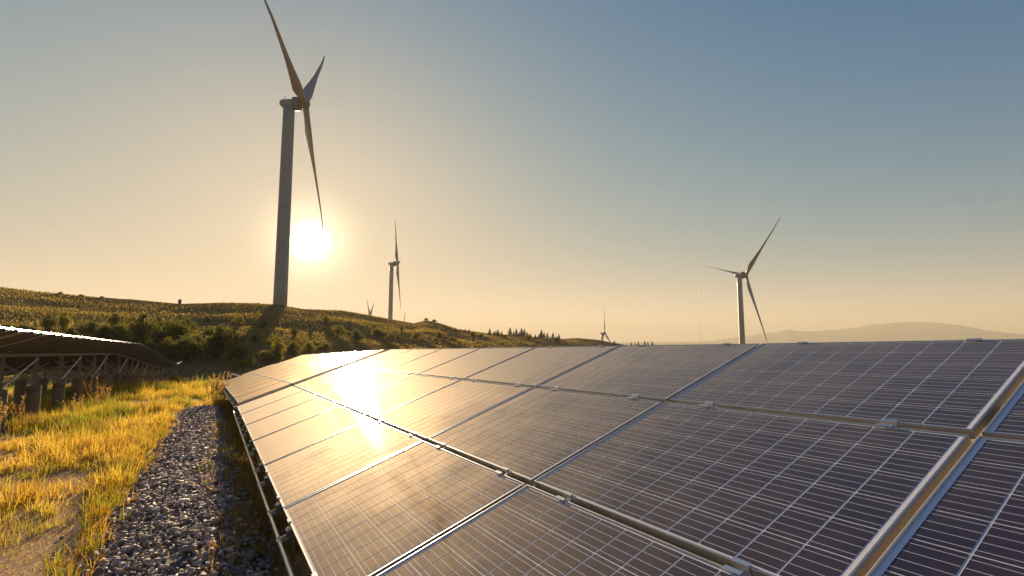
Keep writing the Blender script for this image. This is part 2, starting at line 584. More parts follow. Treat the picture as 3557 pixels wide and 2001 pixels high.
def clamp_mesh(mid):
    m = MB()
    w = .035
    g = (PT - MWID) / 2
    if mid:                                  # hat section: a tab on each module and a channel in the gap
        m.box(-g - .016, -g + .004, -w, w, .0005, .0050)
        m.box(g - .004, g + .016, -w, w, .0005, .0050)
        m.box(-g + .0005, -g + .004, -w, w, -.045, .0005)
        m.box(g - .004, g - .0005, -w, w, -.045, .0005)
        m.box(-g + .004, g - .004, -w, w, -.045, -.041)
        m.lathe([(.008, -.041), (.008, -.030)], 6)
    else:
        m.box(-.018, .006, -w, w, .0005, .0055)
        m.box(.0015, .006, -w, w, -.050, .0005)
        m.box(.006, .030, -w, w, -.050, -.046)
        m.lathe([(.008, -.046), (.008, -.034)], 6, Matrix.Translation((.018, 0, 0)))
    return m.mesh('clamp', M_CLAMP)
CLAMP_MID, CLAMP_END = clamp_mesh(True), clamp_mesh(False)
BRACKET_ME = MB().box(-.075, -.012, -.004, .004, -.112, -.074).box(-.086, -.056, -.013, .013, -.114, -.082).box(-.012, .03, -.014, .014, -.078, -.072).lathe([(.006, -.082), (.006, -.058)], 6, Matrix.Translation((-.07, 0, 0))).mesh('bracket', M_CLAMP)

def rot_table(a, b, c):
    return (Matrix.Rotation(a, 3, 'Z') @ Matrix.Rotation(b, 3, 'X') @ Matrix.Rotation(c, 3, 'Y')).to_4x4()
def solar_table(M, cols, label, group=None, rows=3, near=(), posts=None, post_t=(.75, 2.85), pile=.75, rail_lower=True):
    """M: world matrix of the lower corner at column 0; X up the slope, Y away along the row, Z normal"""
    root = bpy.data.objects.new('solar_table', None)
    COL.objects.link(root)
    root.matrix_world = M
    root.empty_display_size = .3
    tag(root, label, 'solar array', group)
    c0, c1 = cols
    for c in range(c0, c1):
        for j in range(rows):
            jig = Matrix.Rotation(random.gauss(0, .0009), 4, 'Y') @ Matrix.Rotation(random.gauss(0, .0009), 4, 'X')
            p = obj('solar_panel', FRAME_ME, root, Matrix.Translation(((j + .5) * PT, (c + .5) * PS, 0)) @ jig)
            obj('backsheet', BACK_ME, p)
            if (c, j) in near:
                for q in CENTRES:
                    obj('cell', CELL_ME, p, loc=q)
            else:
                tag(obj('cells', CELLS_ME, p), kind='stuff')
            obj('junction_box', JBOX_ME, p, loc=(MWID * .36, 0, 0))
        for off in (.32, 1.33):
            y = c * PS + off
            for j in range(1, rows):
                obj('clamp', CLAMP_MID, root, loc=(j * PT, y, 0))
            g = (PT - MWID) / 2
            obj('clamp', CLAMP_END, root, loc=(rows * PT - g, y, 0))
            obj('clamp', CLAMP_END, root, M=Matrix.Translation((g, y, 0)) @ Matrix.Rotation(math.pi, 4, 'Z'))
            # rail that runs up the slope under the clamps: a C section
            rl = MB().box(-.02, rows * PT + .05, y - .0205, y - .0175, -.116, -.046).box(-.02, rows * PT + .05, y - .0175, y + .0205, -.0495, -.0465).box(-.02, rows * PT + .05, y - .0175, y + .0205, -.1155, -.1125)
            obj('rail', rl.mesh('rail', M_PURLIN), root)
            if rail_lower:
                obj('bracket', BRACKET_ME, root, loc=(0, y, 0))
    L_ = (c0 * PS - .05, c1 * PS + .03)
    if rail_lower:
        obj('edge_tube', MB().lathe([(.013, L_[0]), (.013, L_[1])], 10, Matrix.Translation((-.07, 0, -.098)) @ Matrix.Rotation(-math.pi / 2, 4, 'X')).mesh('edge_tube', M_CLAMP, True), root)
    for t in post_t:
        obj('purlin', MB().box(t - .025, t + .025, *L_, -.196, -.117).mesh('purlin', M_PURLIN), root)
    Mi = M.inverted()
    for s in (posts or []):
        for t in post_t:
            top = M @ Vector((t, s, -.192))
            gz = tz(top.x, top.y)
            ph = pile + random.uniform(-.05, .05)
            W = Mi @ Matrix.Translation((top.x, top.y, gz))
            pl = obj('pile', MB().lathe([(.160, -.3), (.160, ph * .48), (.153, ph * .5), (.160, ph * .52), (.157, ph - .02), (.14, ph)], 18).mesh('pile', M_CONC, True), root, W)
            obj('strap', MB().lathe([(.165, ph * .86), (.165, ph * .90)], 18, cap=False).mesh('strap', M_BAND, True), pl)
            hh = top.z - gz
            obj('post', MB().box(-.045, .045, -.032, -.026, ph - .02, hh).box(-.045, .045, .026, .032, ph - .02, hh).box(-.005, .005, -.026, .026, ph - .02, hh).mesh('post', M_STEEL), root, W)
            # diagonal braces up to the purlin on both sides and across to the rails
            a = Mi @ Vector((top.x, top.y, gz + ph + .08))
            b2 = Vector((t - .75 if t > 1.5 else t + .75, s + .06, -.13))
            obj('brace', MB().beam(a + Vector((0, .06, 0)), b2, .05, .05).mesh('brace', M_STEEL), root)
        # cross brace between front and rear pile
    ss = list(posts or [])
    for k in range(0, len(ss) - 1, 2):
        t = post_t[-1]
        a, b = M @ Vector((t, ss[k], -.25)), M @ Vector((t, ss[k + 1], -.25))
        a = Vector((a.x, a.y, tz(a.x, a.y) + pile + .05))
        obj('brace', MB().beam(Mi @ a, Mi @ b, .05, .035).mesh('brace', M_STEEL), root)
    return root

T1 = Matrix(((.8119, -.5022, -.2976, -.8629), (.4798, .8645, -.1498, 2.4513), (.3325, -.0211, .9429, EYE - 1.2017), (0, 0, 0, 1)))
q_ = T1.to_3x3().to_quaternion().to_matrix().to_4x4()
T1 = Matrix.Translation(T1.to_translation()) @ q_
NEAR = {(-1, 0), (-1, 1), (-1, 2), (0, 0), (0, 1)}
solar_table(T1, (-4, 6), 'near table of dark solar panels in three rows with white grid lines', near=NEAR, posts=[-5.5, -2.6, .3, 3.2, 6.1, 8.9])
T2 = Matrix.Translation((-6.1679, 11.6761, EYE - 1.4097)) @ rot_table(.5368, -.0355, -.3327)
solar_table(T2, (0, 8), 'golden sunlit table of panels starting beyond the dark gap', posts=[.8, 3.7, 6.6, 9.5, 12.4])
x3, y3 = row_xy(27.3, .47)
T3 = Matrix.Translation((x3, y3, EYE - 2.12)) @ rot_table(.5368, -.060, -.3327)
solar_table(T3, (0, 8), 'third table of panels dropping away downhill behind the dry weeds', posts=[.8, 3.7, 6.6, 9.5, 12.4])
# row on the other side of the aisle, seen from behind
def left_table(s0, zu, slope, n, label, lat=-3.25):
    x, y = row_xy(s0, lat)
    Rm = rot_table(-ROW_AZ, slope, -.339)
    top_off = Rm @ Vector((3 * PT, 0, 0))
    M = Matrix.Translation(Vector((x, y, zu)) - top_off) @ Rm
    np_ = int(n * PS / 2.74)
    return solar_table(M, (0, n), label, posts=[1.2 + 2.74 * k for k in range(np_)], post_t=(.75, 2.42), pile=.96, rail_lower=False)
E_ = .504
left_table(4.3, EYE + E_ - .0211 * 4.3, -.0211, 17, 'raised panel table seen from behind on thick concrete piles')
z2 = EYE + E_ - .0211 * 32.75
left_table(32.8, z2, -.0715, 20, 'panel table seen from behind running straight down the slope')
left_table(66.5, z2 - 33.6 * .0715, -.004, 5, 'short level panel table at the far end of the back row')

# ------------------------------------------------------------------ wind turbines
YAW, RTILT, CONE, BEND = 1.4406, .0731, .0266, -.3607
def rotor_axes(yaw):
    ax = Vector((math.sin(yaw) * math.cos(RTILT), math.cos(yaw) * math.cos(RTILT), math.sin(RTILT)))
    uu = Vector((-math.cos(yaw), math.sin(yaw), 0))
    ww = uu.cross(ax)
    return ax, uu, (ww if ww.z > 0 else -ww)
def blade_mesh(pitch=0.0):
    R = 50.0
    sec, vs, fs = 28, [], []
    n = 20
    for i in range(sec):
        t = (i / (sec - 1)) ** 1.15
        r = 1.4 + (R - 1.4) * t
        x = r / R
        ch = np.interp(x, [.03, .07, .13, .2, .3, .5, .75, .93, .985, 1.0], [2.2, 2.3, 3.2, 3.9, 3.1, 1.8, 1.15, .72, .4, .1])
        th = np.interp(x, [.03, .07, .13, .2, .3, .5, 1.0], [1.0, .95, .55, .36, .28, .22, .16])
        tw = -R_(np.interp(x, [0, .1, .2, .4, .7, 1], [54, 52, 49, 44, 39, 35])) - pitch   # blades parked: turned edge-on to the wind
        bx = r * math.tan(CONE) - BEND * x * x + 1.2 * max(0, x - .75) ** 2 * -8
        le = np.interp(x, [.03, .1, .2, 1.0], [.5, .42, .33, .35])
        for k in range(n):
            a = 2 * math.pi * k / n
            cx = .5 - .5 * math.cos(a)
            u = (cx - le) * ch
            round_ = math.sin(a) * .5
            foil = (1 if a < math.pi else -1) * .5 * 1.9 * (math.sqrt(max(cx, 0)) * .75 - cx * .75 + .0 + .12 * math.sin(math.pi * cx)) 
            mixf = np.clip((x - .05) / .12, 0, 1)
            v = (round_ * (1 - mixf) + foil * mixf) * ch * th
            vs.append((bx + u * math.sin(tw) + v * math.cos(tw), -(u * math.cos(tw)) + v * math.sin(tw), r))
    for i in range(sec - 1):
        for k in range(n):
            k2 = (k + 1) % n
            fs.append((i * n + k, i * n + k2, (i + 1) * n + k2, (i + 1) * n + k))
    fs.append(tuple(range(n))[::-1]); fs.append(tuple((sec - 1) * n + k for k in range(n)))
    return MB().add(vs, fs).mesh('blade', M_TURB, True)
BLADE_ME, BLADE_FEATHERED = blade_mesh(), blade_mesh(R_(52))
TOZ = Matrix.Rotation(math.pi / 2, 4, 'Y')                          # lathe z -> x
def nac_meshes():
    hub = MB().lathe([(.05, 1.75), (.55, 1.68), (1.1, 1.42), (1.5, .95), (1.72, .3), (1.78, -.4), (1.7, -1.15), (1.6, -1.3)], 28, TOZ).mesh('hub', M_TURB, True)
    gen = MB().lathe([(2.0, -4.3), (2.42, -4.15), (2.5, -3.8), (2.5, -1.9), (2.42, -1.6), (2.0, -1.45), (1.6, -1.30)], 32, TOZ).mesh('generator', M_TURBD, True)
    # rear nacelle: flat topped rounded body over the tower head
    vs, fs, n = [], [], 20
    xs = [-4.2, -5.0, -6.5, -8.0, -8.7, -9.05]
    hw = [1.7, 1.75, 1.75, 1.6, 1.2, .5]
    up = [1.45, 1.5, 1.5, 1.45, 1.15, .55]
    dn = [1.9, 1.85, 1.75, 1.35, .75, .2]
    for x, w, u, d in zip(xs, hw, up, dn):
        for k in range(n):
            a = 2 * math.pi * k / n
            c, s = math.cos(a), math.sin(a)
            e = .62
            yy = math.copysign(abs(c) ** e, c) * w
            zz = math.copysign(abs(s) ** e, s) * (u if s > 0 else d)
            vs.append((x, yy, zz))
    for i in range(len(xs) - 1):
        for k in range(n):
            k2 = (k + 1) % n
            fs.append((i * n + k, (i + 1) * n + k, (i + 1) * n + k2, i * n + k2))
    fs.append(tuple(range(n))); fs.append(tuple((len(xs) - 1) * n + k for k in range(n))[::-1])
    nac = MB().add(vs, fs).mesh('nacelle', M_TURB, True)
    vane = MB().beam((-7.2, 0, 1.4), (-7.2, 0, 3.0), .08, .08, (1, 0, 0)).beam((-7.2, -.5, 2.5), (-7.2, .5, 2.5), .06, .06).beam((-7.2, .5, 2.5), (-7.2, .5, 3.1), .10, .10, (1, 0, 0)).beam((-7.2, -.5, 2.5), (-7.2, -.5, 2.8), .12, .12, (1, 0, 0)).mesh('wind_vane', M_TURBD)
    return hub, gen, nac, vane
HUB_ME, GEN_ME, NAC_ME, VANE_ME = nac_meshes()
def turbine(hub, phases, label, rb=2.36, rt=2.0, base=None, yaw=YAW, blade=None):
    AX, UU, WW = rotor_axes(yaw)
    AXM = Matrix((AX, UU, AX.cross(UU))).transposed().to_4x4()      # local X = rotor axis
    tw = hub - AX * 5.7
    zb = tz(tw.x, tw.y) - 1.0 if base is None else base
    root = bpy.data.objects.new('wind_turbine', None)
    COL.objects.link(root)
    root.location = (tw.x, tw.y, zb)
    tag(root, label, 'wind turbine', 'wind turbines on the hills')
    h = hub.z - 1.5 - zb
    tower = obj('tower', MB().lathe([(rb + (rt - rb) * k / 10, h * k / 10) for k in range(11)], 40).mesh('tower', M_TURB, True), root)
    for k in range(1, 5):                                # bolted flange joints between the tower sections
        r = rb + (rt - rb) * k / 5 + .03
        obj('flange', MB().lathe([(r, h * k / 5 - .1), (r, h * k / 5 + .1)], 40, cap=False).mesh('flange', M_TURB, True), tower)
    H = Matrix.Translation(hub - Vector(root.location)) @ AXM
    nac = obj('nacelle', NAC_ME, root, H)
    obj('wind_vane', VANE_ME, nac)
    obj('generator', GEN_ME, root, H)
    obj('hub', HUB_ME, root, H)
    for a in phases:
        d = WW * math.cos(a) + UU * math.sin(a)
        y = d.cross(AX)
        B = Matrix((AX, y, d)).transposed().to_4x4()
        obj('blade', blade or BLADE_ME, root, Matrix.Translation(hub - Vector(root.location)) @ B)
    return root
HUB1 = Vector((-76.996, 182.543, EYE + 87.483))
ph = 4.9021
turbine(HUB1, [ph, ph + 2 * math.pi / 3, ph + 4 * math.pi / 3], 'tallest wind turbine on the ridge beside the setting sun')
def hub_at(x, y, d):
    v = ray(x, y)
    k = d / v.y
    return Vector((v.x * k, v.y * k, EYE + v.z * k))
deg = lambda *a: [R_(v) for v in a]
turbine(hub_at(1000, 663, 505), deg(-42, 78, 198), 'slender wind turbine rising behind the ridge, right of the sun', 2.3, 1.9, yaw=R_(80.5))
turbine(hub_at(1876, 692, 366), deg(-46, 74, 194), 'wind turbine with wide spread blades standing beyond the panel top edge', 2.1, 1.7, yaw=R_(73.4), blade=BLADE_FEATHERED)
turbine(hub_at(932, 795, 830), deg(58, -62, 178), 'distant wind turbine of which only two blade tips show over the ridge')
turbine(hub_at(1522, 838, 930), deg(-4, 116, 236), 'tiny distant wind turbine behind the low end of the hill')

# measurement mast
def mast():
    p = at_range(1758, 715, 410)
    gz = tz(p.x, p.y)
    root = bpy.data.objects.new('measurement_mast', None)
    COL.objects.link(root)
    root.location = (p.x, p.y, gz)
    tag(root, 'hair-thin lattice mast standing against the orange horizon', 'mast')
    h = p.z - gz
    legs = [(.24 * math.cos(a), .24 * math.sin(a)) for a in (0, 2.094, 4.189)]
    for lx, ly in legs:
        obj('leg', MB().beam((lx, ly, 0), (lx, ly, h), .055, .055, (1, 0, 0)).mesh('leg', M_MAST), root)
    m = MB()
    n = int(h / .8)
    for k in range(n):
        a, b = legs[k % 3], legs[(k + 1) % 3]
        m.beam((*a, k * h / n), (*b, (k + 1) * h / n), .03, .03)
    obj('lattice', m.mesh('lattice', M_MAST), root)
    for f in (.55, .75, .93):
        obj('boom', MB().beam((0, 0, h * f), (1.4, .3, h * f), .05, .05).beam((1.4, .3, h * f), (1.4, .3, h * f + .5), .1, .1, (1, 0, 0)).mesh('boom', M_MAST), root)
    obj('spike', MB().beam((0, 0, h), (0, 0, h + 2.5), .05, .05, (1, 0, 0)).mesh('spike', M_MAST), root)
mast()
p = at_range(452, 764, 187)
gz = tz(p.x, p.y)
tag(obj('marker_post', MB().lathe([(.42, -.5), (.42, 1.15), (.46, 1.2), (.46, 1.5), (.36, 1.58)], 14).mesh('marker_post', M_WOOD), loc=(p.x, p.y, gz)), 'stubby dark marker post standing alone on the grassy ridge', 'post')
p = at_range(1017, 806, 240)
tag(obj('leaning_pole', MB().lathe([(.13, -1), (.10, 3.8), (.05, 3.9)], 10).mesh('leaning_pole', M_WOOD), M=Matrix.Translation((p.x, p.y, tz(p.x, p.y))) @ Matrix.Rotation(R_(3), 4, 'Y')), 'thin bare pole on the ridge beside the slender turbine', 'pole')

# ------------------------------------------------------------------ gravel strip beside the lower edge
def hull_stones(n):
    """a few irregular faceted stones, each about unit size, 24 triangles"""
    import bmesh
    res = []
    for k in range(n):
        bm = bmesh.new()
        r = np.random.default_rng(100 + k)
        pts = r.normal(size=(11, 3)); pts /= np.linalg.norm(pts, axis=1)[:, None]
        pts *= r.uniform(.75, 1.05, (11, 1)); pts *= r.uniform([.38, .32, .24], [.62, .5, .4])
        for p_ in pts:
            bm.verts.new(p_)
        out_ = bmesh.ops.convex_hull(bm, input=bm.verts[:])
        bmesh.ops.delete(bm, geom=[g for g in out_['geom_interior'] if isinstance(g, bmesh.types.BMVert)], context='VERTS')
        bmesh.ops.triangulate(bm, faces=bm.faces[:])
        bm.normal_update(); bm.verts.index_update()
        res.append((np.array([v.co[:] for v in bm.verts]), np.array([[v.index for v in f.verts] for f in bm.faces])))
        bm.free()
    return res
STONES = hull_stones(14)
def gravel_z(l, s):
    c, w = -.14, .80
    d = np.clip(np.abs(l - c) / w, 0, 1)
    return .10 * (1 - d ** 2) + .03 * (fbm(l * 3 + 9, s * 1.3, 3) - .5)
def gravel():
    # bed under the stones
    ss = np.linspace(-3, 20.5, 120); ll = np.linspace(-1.0, .72, 18)
    Sg, Lg = np.meshgrid(ss, ll, indexing='ij')
    X, Y = row_xy(Sg, Lg)
    Z = terrain(X, Y) + gravel_z(Lg, Sg) - .012
    edge = (np.abs(Lg + .14) / .85) ** 6 + np.clip((Sg - 18) / 2.5, 0, 1) * 1.6
    Z = Z - .08 * edge
    n1, n2 = Sg.shape
    i = np.arange(n1 - 1)[:, None] * n2; j = np.arange(n2 - 1)[None]
    F = np.stack([i + j, i + j + 1, i + n2 + j + 1, i + n2 + j], -1).reshape(-1, 4)
    bedmat = simple('gravel_dust', (.14, .12, .10), .95, 0, .4, 14)
    bed = obj('gravel_path', np_mesh('gravel_path', np.stack([X, Y, Z], -1).reshape(-1, 3), F[:, ::-1], bedmat, True))
    tag(bed, kind='structure')
    g = np.random.default_rng(5)
    items = []
    for s0, s1, per, size in ((1.5, 7, 640, .046), (7, 12, 500, .052), (12, 20, 280, .062)):
        n = int((s1 - s0) * 1.6 * per)
        s_ = g.uniform(s0, s1, n)
        wmax = np.interp(s_, [2, 6, 12, 18, 24], [.80, .78, .66, .52, .40])
        wob = .14 * (fbm(s_ * .9, s_ * 0 + 4, 3) - .5) * 2
        l_ = -.14 - np.interp(s_, [6, 18], [0, .12]) + g.uniform(-1, 1, n) * wmax * (1 + wob)
        l_ = np.where(g.random(n) < .08, l_ - np.abs(g.normal(0, .30, n)), l_)
        sz = size * np.minimum(g.lognormal(0, .38, n), 2.0)
        x, y = row_xy(s_, l_)
        z = terrain(x, y) + np.where(np.abs(l_ + .14) < .8, gravel_z(l_, s_), 0) + sz * g.uniform(-.1, .35, n)
        items.append(np.stack([x, y, z, sz], 1))
    I = np.concatenate(items)
    d = np.linalg.norm(I[:, :3] - np.array([0, 0, EYE]), axis=1)
    az = np.arctan2(I[:, 0], I[:, 1])
    fwd = I[:, 1]
    inview = (I[:, 0] / np.maximum(fwd, .1) > -1.0) & (-(I[:, 2] - EYE) / np.maximum(fwd, .1) < .42)
    app = np.where(inview, I[:, 3] / d, 0)
    order = np.argsort(-app)
    cols = np.array([(.31, .265, .23), (.41, .35, .30), (.23, .20, .18), (.51, .44, .37), (.38, .30, .235), (.70, .62, .54), (.27, .24, .225)])
    V, F, C, off = [], [], [], 0
    stone_me = []
    for k, (v, f) in enumerate(STONES):
        me = np_mesh('stone', v, f, M_STONE, False, np.tile(cols[k % len(cols)], (len(v), 1)))
        stone_me.append(me)
    for rank, idx in enumerate(order):
        x, y, z, sz = I[idx]
        k = g.integers(len(STONES))
        e = g.uniform(0, 6.28, 3) * np.array([.25, .25, 1.0])
        if rank < 300:
            sc = sz * 1.15
            obj('stone', stone_me[k], bed, Matrix.Translation((x, y, z)) @ Matrix.Rotation(e[2], 4, 'Z') @ Matrix.Rotation(e[0], 4, 'X') @ Matrix.Scale(sc, 4))
            continue
        v, f = STONES[k]
        cz, sz_ = math.cos(e[2]), math.sin(e[2]); cx, sx = math.cos(e[0]), math.sin(e[0])
        Rm = np.array([[cz, -sz_, 0], [sz_, cz, 0], [0, 0, 1]]) @ np.array([[1, 0, 0], [0, cx, -sx], [0, sx, cx]])
        V.append(v @ Rm.T * sz + [x, y, z]); F.append(f + off); off += len(v)
        C.append(np.tile(cols[g.integers(len(cols))] * g.uniform(.75, 1.35), (len(v), 1)))
    o = obj('gravel', np_mesh('gravel', np.concatenate(V), np.concatenate(F), M_STONE, False, np.concatenate(C)), bed)
    tag(o, 'loose grey crushed stone heaped in a strip beside the panels', kind='stuff')
gravel()

# ------------------------------------------------------------------ grass
def blades(P, h, w, lean, lean_az, cols, g, seg=3):
    """P (n,3) roots, h heights, w widths, lean 0..1, lean_az direction; returns V,F,C of tapering bent strips"""
    n = len(P)
    side = np.stack([-np.sin(lean_az), np.cos(lean_az), np.zeros(n)], 1)
    ja = lean_az + g.normal(0, .9, n)
    side = np.stack([-np.sin(ja), np.cos(ja), np.zeros(n)], 1)
    dirv = np.stack([np.cos(lean_az), np.sin(lean_az), np.zeros(n)], 1)
    rows = []
    for k in range(seg + 1):
        t = k / seg
        c = P + dirv * (lean * h * (t ** 1.8))[:, None] + np.array([0, 0, 1]) * (h * (t - .35 * lean * t * t))[:, None]
        hw = (w * .5 * (1 - t ** 1.4 * .92))[:, None]
        if k < seg:
            rows += [c - side * hw, c + side * hw]
        else:
            rows += [c]
    V = np.stack(rows, 1)                       # n, 2*seg+1, 3
    m = 2 * seg + 1
    f = []
    for k in range(seg - 1):
        a = 2 * k
        f += [(a, a + 1, a + 3), (a, a + 3, a + 2)]
    a = 2 * (seg - 1)
    f.append((a, a + 1, a + 2))
    F = (np.arange(n)[:, None, None] * m + np.array(f)[None]).reshape(-1, 3)
    C = np.repeat(cols, m, axis=0)
    return V.reshape(-1, 3), F, C
GOLD = np.array([.65, .46, .055]); STRAW = np.array([.70, .51, .18]); GREEN = np.array([.25, .29, .035]); RUST = np.array([.30, .13, .045]); OLIVE = np.array([.26, .24, .06])
def grass_cover(l, s):
    """0 bare .. 1 lush"""
    c = fbm(l * .55 + 3, s * .40 + 1, 3)
    c = np.clip((c - .33) * 4.5, 0, 1)
    bare = 1.25 * np.exp(-(((l + 1.25) / .42) ** 4 + ((s - 6.3) / 1.5) ** 4)) + 1.1 * np.exp(-(((l + 1.5) / .33) ** 2 + ((s - 8.3) / .9) ** 2)) + np.exp(-(((l + 2.0) / .4) ** 2 + ((s - 5.0) / .7) ** 2))
    bare = bare * np.clip((fbm(l * 2.6, s * 1.9, 3) - .30) * 4.5, 0, 1)
    edge = np.exp(-((l + 1.12) / .16) ** 2) * .5
    return np.clip(c * np.clip(1 - 1.0 * bare, 0, 1) + edge * (s > 8.5), 0, 1)
def grass():
    g = np.random.default_rng(21)
    Vs, Fs, Cs, off = [], [], [], 0
    for s0, s1, per, nb, hh, ww in ((2.5, 8, 66, 22, .17, .0068), (8, 15, 58, 22, .22, .0088), (15, 28, 40, 18, .30, .013), (28, 62, 17, 16, .40, .025)):
        l0, l1 = -9.0, -.92
        n = int((s1 - s0) * (l1 - l0) * per)
        s_ = g.uniform(s0, s1, n); l_ = g.uniform(l0, l1, n)
        l1s = np.interp(s_, [2, 12, 17.5, 19.5, 21.5, 60], [-.98, -.92, -.80, -.35, .5, .6])
        l_ = l0 + (l_ - l0) * (l1s - l0) / (l1 - l0)
        cov = grass_cover(l_, s_)
        keep = g.random(n) < .07 + .93 * cov
        s_, l_, cov = s_[keep], l_[keep], cov[keep]
        x, y = row_xy(s_, l_)
        vis = (x > -1.12 * y - .5)
        s_, l_, cov, x, y = s_[vis], l_[vis], cov[vis], x[vis], y[vis]
        n = len(x)
        hue = fbm(l_ * .9 + 40, s_ * .7, 3)
        tone = fbm(l_ * 2.1, s_ * 1.9 + 30, 2)
        green = np.clip((hue - .45) * 6, 0, 1) * np.clip(.45 + s_ / 30, 0, 1)
        rust = np.clip((tone - .64) * 7, 0, 1)
        tc = GOLD + (STRAW - GOLD) * g.random((n, 1)) * .8
        tc = tc * (1 - green[:, None]) + (GREEN * .6 + OLIVE * .4) * green[:, None]
        tc = tc * (1 - .6 * rust[:, None]) + RUST * .6 * rust[:, None]
        th = hh * g.uniform(.55, 1.35, n) * (.55 + .7 * cov)
        tall = g.random(n) < .03
        th = np.where(tall, th * 1.8, th)
        rep = np.repeat(np.arange(n), nb)
        m = len(rep)
        a = g.uniform(0, 2 * math.pi, m); rr = np.abs(g.normal(0, .055, m)) * (1 + s_[rep] * .02)
        px, py = x[rep] + rr * np.cos(a), y[rep] + rr * np.sin(a)
        P = np.stack([px, py, terrain(px, py) - .01], 1)
        h = th[rep] * g.uniform(.35, 1.1, m)
        lean = np.clip(np.abs(g.normal(.35, .3, m)), 0, 1.1)
        C = tc[rep] * g.uniform(.65, 1.3, (m, 1))
        V, F, C = blades(P, h, ww * g.uniform(.6, 1.5, m), lean, a + g.normal(0, .5, m), C, g)
        Vs.append(V); Fs.append(F + off); Cs.append(C); off += len(V)
    # dead blades and litter lying on the bare soil, a few creeping over the stones
    n = 15000
    s_ = g.uniform(3, 16, n); l_ = g.uniform(-3.2, -.75, n)
    x, y = row_xy(s_, l_)
    a = g.uniform(0, 6.28, n)
    C = (STRAW * g.uniform(.35, 1.0, (n, 1)))
    C = np.where(g.random((n, 1)) < .25, RUST * .8, C)
    V, F, C = blades(np.stack([x, y, terrain(x, y) + .003], 1), g.uniform(.02, .09, n), g.uniform(.004, .008, n), g.uniform(.9, 1.8, n), a, C, g)
    Vs.append(V); Fs.append(F + off); Cs.append(C); off += len(V)
    n = 420
    s_ = g.uniform(3.5, 15, n); l_ = np.where(g.random(n) < .45, g.normal(-.92, .10, n), g.normal(.34, .16, n))
    x, y = row_xy(s_, l_)
    rep = np.repeat(np.arange(n), 14); m = len(rep)
    a = g.uniform(0, 6.28, m)
    px, py = x[rep] + .04 * np.cos(a), y[rep] + .04 * np.sin(a)
    C = np.where(g.random((n, 1)) < .3, GREEN, RUST * .5 + GOLD * .5)[rep] * g.uniform(.6, 1.2, (m, 1))
    V, F, C = blades(np.stack([px, py, terrain(px, py) + .04], 1), g.uniform(.06, .24, m), g.uniform(.005, .009, m), np.clip(g.normal(.5, .3, m), 0, 1.1), a, C, g)
    Vs.append(V); Fs.append(F + off); Cs.append(C); off += len(V)
    # low weeds in the shade under the lower edge of the panels
    n = 2600
    s_ = g.uniform(2, 22, n); l_ = g.normal(.55, .16, n)
    x, y = row_xy(s_, l_)
    rep = np.repeat(np.arange(n), 7); m = len(rep)
    a = g.uniform(0, 6.28, m)
    px, py = x[rep] + .05 * np.cos(a), y[rep] + .05 * np.sin(a)
    C = (OLIVE * .55 + RUST * .45)[None] * g.uniform(.5, 1.3, (m, 1))
    V, F, C = blades(np.stack([px, py, terrain(px, py) - .01], 1), g.uniform(.05, .22, m), g.uniform(.005, .011, m), np.clip(g.normal(.5, .3, m), 0, 1), a, C, g)
    Vs.append(V); Fs.append(F + off); Cs.append(C); off += len(V)
    o = obj('grass', np_mesh('grass', np.concatenate(Vs), np.concatenate(Fs), M_GRASS, False, np.concatenate(Cs)))
    tag(o, 'golden dry grass glowing in low sun along the aisle', 'grass', kind='stuff')
    # grassy fuzz on the hill slopes
    n = 90000
    az = g.uniform(-.80, .22, n); t = g.random(n) ** .75
    R = np.interp(az, _az, _rr)
    r = 62 + (R * 1.01 - 62) * t
    x, y = r * np.sin(az), r * np.cos(az)
    dens = fbm(x * .06, y * .06, 4)
    keep = g.random(n) < np.clip((dens - .30) * 3, .12, 1)
    x, y, r, dens = x[keep], y[keep], r[keep], dens[keep]
    n = len(x)
    k = fbm(x * .05 + 60, y * .05, 3)[:, None]
    C = (np.array([.20, .165, .05]) * (1 - k) + np.array([.32, .23, .08]) * k) * g.uniform(.7, 1.25, (n, 1))
    a = g.uniform(0, 6.28, n)
    V, F, C = blades(np.stack([x, y, terrain(x, y) - .05], 1), g.uniform(.15, .55, n) * (.6 + dens), g.uniform(.10, .30, n), np.clip(g.normal(.4, .3, n), 0, 1), a, C, g, seg=2)
    o = obj('scrub', np_mesh('scrub', V, F, M_GRASS, False, C))
    tag(o, 'low olive brown scrub and turf covering the hillside', 'scrub', kind='stuff')
grass()

# ------------------------------------------------------------------ shrubs and trees
def leaf_cloud(n, lobes, size, cols, seed, flat=.0):
    g = np.random.default_rng(seed)
    lob = np.array(lobes, float)
    wgt = lob[:, 3] ** 2; wgt /= wgt.sum()
    k = g.choice(len(lob), n, p=wgt)
    d = g.normal(size=(n, 3)); d /= np.linalg.norm(d, axis=1)[:, None]
    rad = g.random(n) ** .45 * (1 + .26 * g.normal(size=n))
    P = lob[k, :3] + d * (lob[k, 3] * rad)[:, None] * np.array([1, 1, .85])
    P = P[P[:, 2] > .02]
    n = len(P)
    u = g.normal(size=(n, 3)); u /= np.linalg.norm(u, axis=1)[:, None]
    v = np.cross(u, g.normal(size=(n, 3))); v /= np.linalg.norm(v, axis=1)[:, None]
    sz = size * g.uniform(.5, 1.4, n)[:, None]
    V = np.stack([P - u * sz, P + v * sz * .5, P + u * sz, P - v * sz * .5], 1).reshape(-1, 3)
    F = np.arange(4 * n).reshape(-1, 4)
    ci = g.random((n, 1))
    clump = fbm(P[:, 0] * 3 + seed, P[:, 2] * 3 + P[:, 1] * 3, 2)[:, None]
    C = np.array(cols[0]) * (1 - ci) + np.array(cols[1]) * ci
    C = C * (.55 + .9 * clump)
    return V, F, np.repeat(C, 4, axis=0)
